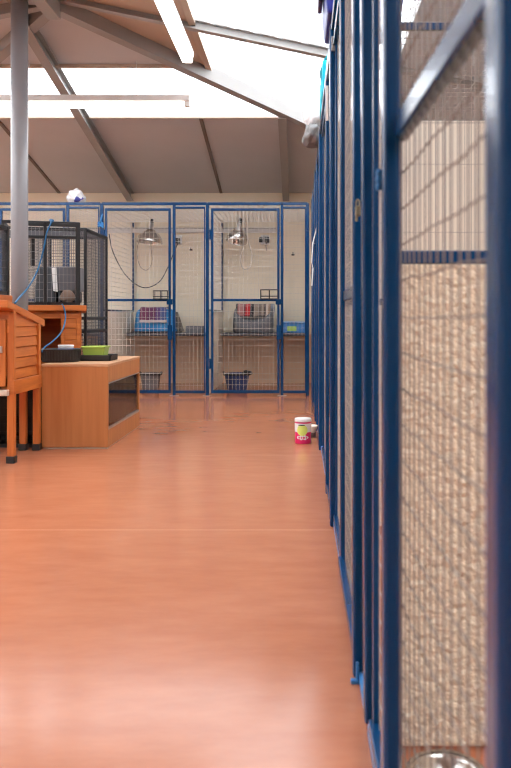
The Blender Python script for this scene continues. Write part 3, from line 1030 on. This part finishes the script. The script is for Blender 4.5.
# ------------------------------------------------------------------ orange hutches on the left
def hutch(label, xl, xr, yf, yb, zb, zf_top, zb_top, legs, overhang, plank_n, dark_front, grp):
    root = thing('rabbit_hutch', ((xl + xr) / 2, (yf + yb) / 2, 0), label, 'hutch', grp)
    lw = .042
    roof_t = .045
    top_at = lambda y: zf_top + (zb_top - zf_top) * (y - yf) / (yb - yf)
    for x, y in legs:
        m = MB().box(x - lw / 2, y - lw / 2, .04, x + lw / 2, y + lw / 2, zb + .02 if abs(x - xr) > .2 and abs(x - xl) > .2 else top_at(y) - .035, .004)
        lo = m.build('leg', M['orange'], root)
        MB().box(x - lw / 2 - .005, y - lw / 2 - .005, 0, x + lw / 2 + .005, y + lw / 2 + .005, .042, .004).build('rubber_foot', M['blackpl'], lo)
    # roof board, pitched to the back
    oy0, oy1, ox = overhang
    ya, yb_ = yf - oy0, yb + oy1
    za, zb_ = top_at(ya), top_at(yb_)
    MB().hexa([(xl - ox, ya, za - roof_t), (xr + ox, ya, za - roof_t), (xr + ox, yb_, zb_ - roof_t), (xl - ox, yb_, zb_ - roof_t),
               (xl - ox, ya, za), (xr + ox, ya, za), (xr + ox, yb_, zb_), (xl - ox, yb_, zb_)], .004).build('roof', M['orangeh'], root)
    # right side wall of horizontal boards
    m = MB()
    zlow = zb + .09
    ztop = min(top_at(yf), top_at(yb)) - roof_t - .005
    h = (ztop - zlow) / plank_n
    xi = xr - .012
    for k in range(plank_n):
        m.hexa([(xi - .02, yf + .02, zlow + k * h), (xi, yf + .02, zlow + k * h), (xi, yb - .02, zlow + k * h), (xi - .02, yb - .02, zlow + k * h),
                (xi - .02, yf + .02, zlow + (k + 1) * h - .003), (xi - .008, yf + .02, zlow + (k + 1) * h - .003), (xi - .008, yb - .02, zlow + (k + 1) * h - .003), (xi - .02, yb - .02, zlow + (k + 1) * h - .003)], .002)
    m.hexa([(xi - .02, yf + .02, ztop - .002), (xi, yf + .02, ztop - .002), (xi, yb - .02, ztop - .002), (xi - .02, yb - .02, ztop - .002),
            (xi - .02, yf + .02, top_at(yf + .02) - roof_t + .002), (xi, yf + .02, top_at(yf + .02) - roof_t + .002), (xi, yb - .02, top_at(yb - .02) - roof_t + .003), (xi - .02, yb - .02, top_at(yb - .02) - roof_t + .003)])
    m.build('side_wall', M['orangeh'], root)
    MB().box(xr - .03, yf, zb, xr + .004, yb, zb + .085, .004).build('bottom_beam', M['orangeh'], root)
    MB().box(xl, yf + .01, zb, xl + .025, yb, ztop, .003).build('side_wall', M['orangeh'], root)
    MB().box(xl, yb - .02, zb, xr - .03, yb, ztop, .003).build('back_wall', M['orangeh'], root)
    MB().box(xl, yf + .01, zb + .0, xr - .03, yb, zb + .02, .003).build('base_board', M['orangeh'], root)
    MB().box(xl, yf - .035, zb - .005, xr - .028, yf + .008, zb + .03, .004).build('front_tray', M['edge'] if not dark_front else M['orangeh'], root)
    MB().box(xl, yf, ztop - .04, xr - .028, yf + .025, top_at(yf) - roof_t - .001, .003).build('front_rail', M['orangeh'], root)
    return root, zlow, ztop


h1, zl, zt = hutch('tall orange pine hutch on legs at the left edge, plank side, black rubber feet', -2.75, -1.700, 4.61, 5.10, .41, .955, .868,
                   [(-1.722, 4.632), (-1.722, 5.078), (-2.72, 4.632), (-2.72, 5.078), (-1.81, 5.078)], (.10, .07, .0), 5, False, 'orange rabbit hutches')
# its front: door frame with a wire grille
m = MB()
for x0, x1 in ((-1.80, -1.745), (-2.25, -2.20), (-2.72, -2.66)):
    m.box(x0, 4.595, .46, x1, 4.62, .86, .003)
m.box(-2.72, 4.596, .80, -1.745, 4.619, .86, .003).box(-2.72, 4.596, .46, -1.745, 4.619, .52, .003)
dd = m.build('door', M['orange'], h1)
MB().mesh_panel((-2.68, 4.612, .50), (1, 0, 0), (0, 0, 1), .90, .32, .025, .025, .0012).build('wire_mesh', M['dkwire'], dd)
MB().box(-1.785, 4.584, .66, -1.762, 4.597, .70, .003).build('latch', M['galv'], dd)

h2, zl, zt = hutch('orange pine hutch behind the beech cabinet carrying the wire crate with the grey carrier', -2.75, -1.745, 6.22, 6.76, .42, .965, .950,
                   [(-1.771, 6.25), (-1.771, 6.73), (-2.72, 6.25), (-2.72, 6.73)], (.05, .02, .035), 5, True, 'orange rabbit hutches')
m = MB()
xq = lambda px: (px - CX) * 6.2 / F
# door of boards on the right of the front, frame around the dark opening
for k in range(4):
    z0 = .50 + k * .095
    m.box(xq(64), 6.205, z0, xq(76), 6.222, z0 + .089, .002)
m.box(xq(76), 6.20, .44, xq(79.5), 6.225, .90, .003).box(xq(61), 6.20, .44, xq(64), 6.225, .90, .003)
m.box(xq(61), 6.199, .86, xq(79.5), 6.225, .90, .003)
m.build('door', M['orangeh'], h2)
MB().box(-2.72, 6.20, .44, -2.30, 6.225, .90, .003).build('front_panel', M['orangeh'], h2)


ROT = math.radians(15.8)
PIV = Vector((-1.745, 6.22, 0))


def swing_root(root):
    """Turn a finished thing about the upright through PIV, so it stands at an angle to the wall."""
    d = Vector(root.location) - PIV
    root.location = PIV + Matrix.Rotation(ROT, 3, 'Z') @ d
    root.rotation_euler[2] = ROT


swing_root(h2)


# black wire crates
def crate(label, x0, x1, y0, y1, z0, z1, pu, pv, r, fr, wire, frame, tiers=(), grp='black wire crates'):
    root = thing('wire_crate', ((x0 + x1) / 2, (y0 + y1) / 2, z0), label, 'crate', grp)
    m = MB()
    for x in (x0, x1):
        for y in (y0, y1):
            m.box(x - fr, y - fr, z0, x + fr, y + fr, z1, .002)
    for z in (z0 + fr, z1 - fr) + tuple(tiers):
        for y in (y0, y1):
            m.box(x0, y - fr * .8, z - fr, x1, y + fr * .8, z + fr)
        for x in (x0, x1):
            m.box(x - fr * .8, y0, z - fr, x + fr * .8, y1, z + fr)
    m.build('frame', frame, root)
    w, d, h = x1 - x0, y1 - y0, z1 - z0
    MB().mesh_panel((x0, y0, z0), (1, 0, 0), (0, 0, 1), w, h, pu, pv, r).build('front_panel', wire, root)
    MB().mesh_panel((x0, y1, z0), (1, 0, 0), (0, 0, 1), w, h, pu, pv, r).build('rear_panel', wire, root)
    MB().mesh_panel((x0, y0, z0), (0, 1, 0), (0, 0, 1), d, h, pu, pv, r).build('side_panel', wire, root)
    MB().mesh_panel((x1, y0, z0), (0, 1, 0), (0, 0, 1), d, h, pu, pv, r).build('side_panel', wire, root)
    MB().mesh_panel((x0, y0, z1), (1, 0, 0), (0, 1, 0), w, d, pu, pv, r).build('roof_panel', wire, root)
    MB().box(x0 + .01, y0 + .01, z0 + .002, x1 - .01, y1 - .01, z0 + .016).build('floor_tray', M['blackpl'], root)
    return root


q = lambda px, y: (px - CX) * y / F
cA = crate('black wire crate on the rear hutch with a grey carrier inside', q(9, 6.25), q(80, 6.25), 6.25, 6.70, .968, 1.635, .031, .062, .0016, .011, M['cratewire'], M['black'])
for px in (47.5, 78):
    MB().box(q(px, 6.235) - .012, 6.222, .97, q(px, 6.235) + .012, 6.24, 1.63, .002).build('door_bar', M['black'], cA)
MB().box(q(20, 6.235), 6.222, 1.595, q(80, 6.235), 6.238, 1.62, .002).build('door_bar', M['black'], cA)
MB().box(q(28, 6.235), 6.222, 1.50, q(78, 6.235), 6.234, 1.52, .002).build('door_bar', M['black'], cA)
MB().box(q(46, 6.6), 6.58, 1.3, q(50, 6.6), 6.61, 1.55, .002).build('rear_bar', M['black'], cA)
MB().box(q(12, 6.6), 6.5, 1.52, q(77, 6.6), 6.52, 1.585, .002).build('inner_panel', M['bluegrey'], cA)
crate('tall grey and black wire crate standing between the rear hutch and the back pens', -2.45, -1.895, 6.86, 7.60, 0, 1.66, .018, .028, .0017, .012, M['dkwire'], M['black'], (.86, .74))
tD = crate('black wire crate on the floor under and behind the tall orange hutch', -2.62, -1.735, 5.18, 5.60, 0, .42, .030, .050, .0018, .012, M['black'], M['black'])
MB().box(-2.60, 5.56, .02, -1.75, 5.585, .40).build('cover', M['blackpl'], tD)
MB().box(-2.60, 5.20, .395, -1.75, 5.58, .405).build('cover', M['blackpl'], tD)
tC = crate('black wire crate at the left edge on a wooden board', -2.6, -1.90, 4.66, 5.02, 1.016, 1.46, .025, .045, .0016, .012, M['dkwire'], M['black'])
m = MB().box(-2.65, 4.60, .957, -1.875, 5.06, 1.014, .004)
tag(m.build('wooden_board', M['orangeh']), 'thick orange wooden board under the crate at the left edge', 'board')

swing_root(cA)
# carrier inside the rear crate
t = thing('pet_carrier', (q(54, 6.4), 6.42, .986), 'dark grey pet carrier inside the wire crate on the rear hutch', 'pet carrier')
zc = .986
m = MB()
m.hexa([(q(33, 6.35), 6.35, zc), (q(55, 6.35), 6.35, zc), (q(55, 6.35), 6.62, zc), (q(33, 6.35), 6.62, zc),
        (q(36, 6.35), 6.37, zc + .30), (q(55, 6.35), 6.37, zc + .30), (q(55, 6.35), 6.60, zc + .30), (q(36, 6.35), 6.60, zc + .30)], .02, 3)
m.build('body', M['dkplastic'], t)
MB().box(q(57, 6.35), 6.34, zc + .10, q(76, 6.35), 6.60, zc + .30, .012).build('lid', M['bluegrey'], t)
MB().box(q(58, 6.36), 6.36, zc + .005, q(75, 6.36), 6.58, zc + .10, .012).build('base', M['dkplastic'], t)
m = MB().hexa([(q(53, 6.32), 6.325, zc + .10), (q(57.5, 6.32), 6.325, zc + .09), (q(57.5, 6.32), 6.33, zc + .09), (q(53, 6.32), 6.33, zc + .10),
               (q(51.5, 6.32), 6.325, zc + .29), (q(56, 6.32), 6.325, zc + .29), (q(56, 6.32), 6.33, zc + .29), (q(51.5, 6.32), 6.33, zc + .29)])
m.build('card', M['paper'], t)
m = lump((q(67, 6.3), 6.31, zc + .05), .058, .022, .055, 7.7, .3, 3)
tag(m.build('fleece_pad', M['tan'], smooth=True), 'crumpled tan fleece in front of the grey carrier', 'fleece')

# ------------------------------------------------------------------ beech cabinet with sliding glass
VX0, VX1, VY0, VY1, VZ = -1.704, -1.264, 5.115, 6.13, .562
t = thing('glass_fronted_cabinet', ((VX0 + VX1) / 2, (VY0 + VY1) / 2, 0), 'beech cabinet with sliding glass on its right side standing on the orange floor', 'cabinet')
MB().box(VX0, VY0 - .002, VZ - .018, VX1 + .002, VY1 + .002, VZ, .002).build('top', M['beechtop'], t)
MB().box(VX0, VY0, .012, VX1, VY0 + .018, VZ - .018, .002).build('end_panel', M['beech'], t)
MB().box(VX0, VY1 - .018, .012, VX1, VY1, VZ - .018, .002).build('end_panel', M['beech'], t)
MB().box(VX0, VY0 + .018, .012, VX0 + .012, VY1 - .018, VZ - .018).build('back_panel', M['pale beech'], t)
MB().box(VX0, VY0 + .018, .10, VX1 - .02, VY1 - .018, .118).build('floor_board', M['pale beech'], t)
MB().box(VX1 - .018, VY0 + .018, VZ - .125, VX1, VY1 - .018, VZ - .018, .002).build('upper_fascia', M['beech'], t)
MB().box(VX1 - .018, VY0 + .018, .012, VX1, VY1 - .018, .125, .002).build('lower_fascia', M['beech'], t)
MB().box(VX0 + .01, VY0 + .01, 0, VX1 - .006, VY1 - .01, .012).build('plinth', M['edge'], t)
for zz in (.125, VZ - .133):
    MB().box(VX1 - .017, VY0 + .02, zz, VX1 + .001, VY1 - .02, zz + (.016 if zz < .3 else .008)).build('glass_runner', M['galv'], t)
MB().box(VX1 - .008, VY0 + .02, .141, VX1 - .004, VY0 + .54, VZ - .133).build('glass_pane', M['glass'], t)
MB().box(VX1 - .014, VY0 + .48, .141, VX1 - .010, VY1 - .02, VZ - .133).build('glass_pane', M['glass'], t)

# things on the cabinet
def qz(py, y): return EYE + (CY - py) * y / F


c = Vector((q(61, 5.4), 5.40, VZ))
t = thing('round_bowl', c, 'wide black ribbed bowl on the beech cabinet, blue cord running into it', 'bowl')
prof = [(0, 0), (.125, 0), (.13, .01), (.133, .082), (.137, .09), (.128, .09), (.122, .02), (0, .016)]
MB().lathe(prof, c, 48).build('body', M['blackpl'], t, smooth=True)
m = MB()
for k in range(40):
    a = 2 * math.pi * k / 40
    m.tube([c + Vector((.131 * math.cos(a), .131 * math.sin(a), .012)), c + Vector((.1335 * math.cos(a), .1335 * math.sin(a), .078))], .003, 5)
m.build('ribs', M['blackpl'], t)
t2 = thing('small_dish', c + Vector((.035, 0, .018)), 'small white dish with dark inside sitting in the black bowl', 'dish')
MB().lathe([(0, 0), (.04, 0), (.052, .085), (.055, .098), (.05, .098), (.046, .09), (.036, .01), (0, .008)], c + Vector((.035, 0, .018)), 28).build('body', M['white'], t2, smooth=True)
MB().lathe([(.0515, .04), (.054, .04), (.0565, .075), (.0535, .075)], c + Vector((.035, 0, .018)), 28).build('band', M['navy'], t2, smooth=True)

t = thing('shallow_tray', (q(99, 5.5), 5.55, VZ), 'shallow dark grey tray on the beech cabinet under the lime tub', 'tray')
a, b = q(80, 5.45), q(110.5, 5.45)
m = MB()
m.box(a, 5.45, VZ + .001, b, 5.67, VZ + .012, .003)
for w in ((a, 5.45, a + .012, 5.67), (b - .012, 5.45, b, 5.67), (a, 5.45, b, 5.462), (a, 5.658, b, 5.67)):
    m.box(w[0], w[1], VZ + .001, w[2], w[3], VZ + .042, .003)
m.build('body', M['blackpl'], t)
t = thing('plastic_tub', (q(96, 5.55), 5.57, VZ + .013), 'lime green plastic tub standing in the dark grey tray', 'tub')
a, b = q(84.5, 5.55), q(107, 5.55)
z0, z1 = VZ + .013, qz(347, 5.5)
a, b = a - .006, b - .006
m = MB()
o_ = .012
m.hexa([(a + o_, 5.51, z0), (b - o_, 5.51, z0), (b - o_, 5.64, z0), (a + o_, 5.64, z0),
        (a, 5.50, z1), (b, 5.50, z1), (b, 5.65, z1), (a, 5.65, z1)], .006)
m.build('body', M['lime'], t)
m = MB()
for w in ((a - .006, 5.494, b + .006, 5.506), (a - .006, 5.644, b + .006, 5.656), (a - .006, 5.494, a + .006, 5.656), (b - .006, 5.494, b + .006, 5.656)):
    m.box(w[0], w[1], z1 - .008, w[2], w[3], z1 + .004, .002)
m.build('rim', M['lime'], t)

# bright blue cords
tag(MB().tube(arc([at(52, 221.5, 6.10), at(47, 232, 6.09), at(44, 247, 6.08), at(39, 266, 6.06), at(34, 278, 6.0), at(27, 289, 5.66), at(20, 297, 5.35), at(15, 303, 5.15)]), .006, 8).build('cord', M['bluecord'], smooth=True),
    'bright blue cord hanging from the top of the wire crate past the grey column', 'cord')
tag(MB().tube(arc([at(52, 221.5, 6.105), at(50, 220, 6.12), at(53, 220.5, 6.13), at(51, 222.5, 6.105)]), .0075, 8).build('cord_knot', M['bluecord'], smooth=True),
    'knot of the bright blue cord on the top edge of the wire crate', 'knot')
tag(MB().tube(arc([at(62, 304, 6.14), at(64, 308, 6.13), at(65.5, 318, 6.1), at(62, 331, 5.9), at(53, 341, 5.6), at(45, 347, 5.37), at(42, 352, 5.30)]), .0058, 8).build('cord', M['bluecord'], smooth=True),
    'bright blue cord curving down from the rear hutch roof into the black bowl', 'cord')
# blue strap tied around the pen post
m = MB()
px_ = bx(101)
for k in range(3):
    m.tube(arc([(px_ - .03, PB - .012, 1.86 + .02 * k), (px_, PB - .022, 1.87 + .02 * k), (px_ + .03, PB - .012, 1.85 + .02 * k)]), .011, 8)
m.tube(arc([(px_ - .01, PB - .02, 1.88), (px_ + .012, PB - .035, 1.95), (px_ + .025, PB - .02, 2.0)]), .009, 8)
tag(m.build('strap', M['ltblue'], smooth=True), 'blue strap tied around the back pen post beside the tall crate', 'strap')

# ------------------------------------------------------------------ things on the aisle floor
Y = 5.36
c = Vector((q(303, Y), Y, 0))
t = thing('treat_tub', c, 'pink and white tub standing on the floor beside the right pens', 'tub')
rr = .055
MB().lathe([(0, .001), (rr, .001), (rr * 1.01, .004), (rr * 1.03, .145), (rr * .98, .150), (0, .150)], c, 32).build('body', M['pink'], t, smooth=True)
MB().lathe([(0, .150), (rr * 1.05, .150), (rr * 1.06, .155), (rr * 1.06, .167), (rr * 1.02, .172), (0, .172)], c, 32).build('lid', M['white'], t, smooth=True)
MB().lathe([(rr * 1.035, .080), (rr * 1.045, .10), (rr * 1.045, .135), (rr * 1.03, .14)], c, 32).build('label_band', M['white'], t, smooth=True)


def patch(a0, a1, z0, z1, r, mat, name, wav=0.):
    mb = MB()

    def fn(a, b):
        an = a0 + (a1 - a0) * a
        m_ = (z0 + z1) / 2
        k = math.sqrt(max(0, 1 - (2 * a - 1) ** 2)) * (1 + wav * math.sin(20 * a))
        z = m_ + (b - .5) * (z1 - z0) * k
        return Vector((c.x + r * math.cos(an), c.y + r * math.sin(an), z))
    mb.grid(fn, 16, 6)
    return mb.build(name, mat, t, smooth=True)


patch(-2.35, -1.0, .058, .132, rr * 1.065, M['paleyellow'], 'label_print')
patch(-2.4, -.85, .030, .060, rr * 1.05, M['white'], 'label_print', .25)
for k, (a0, a1) in enumerate(((-2.15, -1.95), (-1.85, -1.7), (-1.6, -1.35), (-1.25, -1.1))):
    patch(a0, a1, .037, .052, rr * 1.062, M['pink'], 'label_mark')
patch(-2.2, -1.3, .126, .134, rr * 1.075, M['dkplastic'], 'label_mark')

c2 = Vector((q(316.5, 5.55), 5.62, 0))
c2.x = .082
t = thing('food_bowl', c2, 'small pale bowl on the floor against the right pens behind the pink tub', 'bowl')
MB().lathe([(0, .0), (.028, 0), (.034, .03), (.052, .075), (.055, .085), (.05, .085), (.03, .03), (0, .02)], c2, 28).build('body', M['board'], t, smooth=True)
MB().lathe([(.028, 0), (.0365, .001), (.042, .036), (.036, .036)], c2, 28).build('base_band', M['tan'], t, smooth=True)

c3 = Vector((.262, 1.375, 0))
t = thing('steel_bowl', c3, 'stainless steel bowl on the floor inside the nearest pen', 'bowl')
MB().lathe([(0, .004), (.045, .004), (.05, .0), (.056, .012), (.060, .055), (.066, .064), (.069, .066), (.066, .069), (.058, .060), (.052, .012), (0, .009)], c3 + Vector((0, 0, .001)), 40).build('body', M['stainless'], t, smooth=True)
MB().lathe([(.064, .060), (.071, .064), (.071, .069), (.064, .069)], c3 + Vector((0, 0, .001)), 40).build('rim', M['stainless'], t, smooth=True)

# ------------------------------------------------------------------ light
w = bpy.data.worlds.new('overcast sky')
S.world = w
w.use_nodes = True
bg = w.node_tree.nodes['Background']
bg.inputs['Color'].default_value = (.96, .98, 1.0, 1)
bg.inputs['Strength'].default_value = 6.4
# view and render settings
S.view_settings.view_transform = 'Standard'
S.view_settings.look = 'None'
S.view_settings.exposure = 0.0
S.view_settings.gamma = 1.0
S.view_settings.use_curve_mapping = False
S.cycles.use_denoising = True
S.cycles.filter_width = 1.15
S.cycles.max_bounces = 10
S.cycles.diffuse_bounces = 6
S.cycles.transparent_max_bounces = 24
S.cycles.sample_clamp_indirect = 8
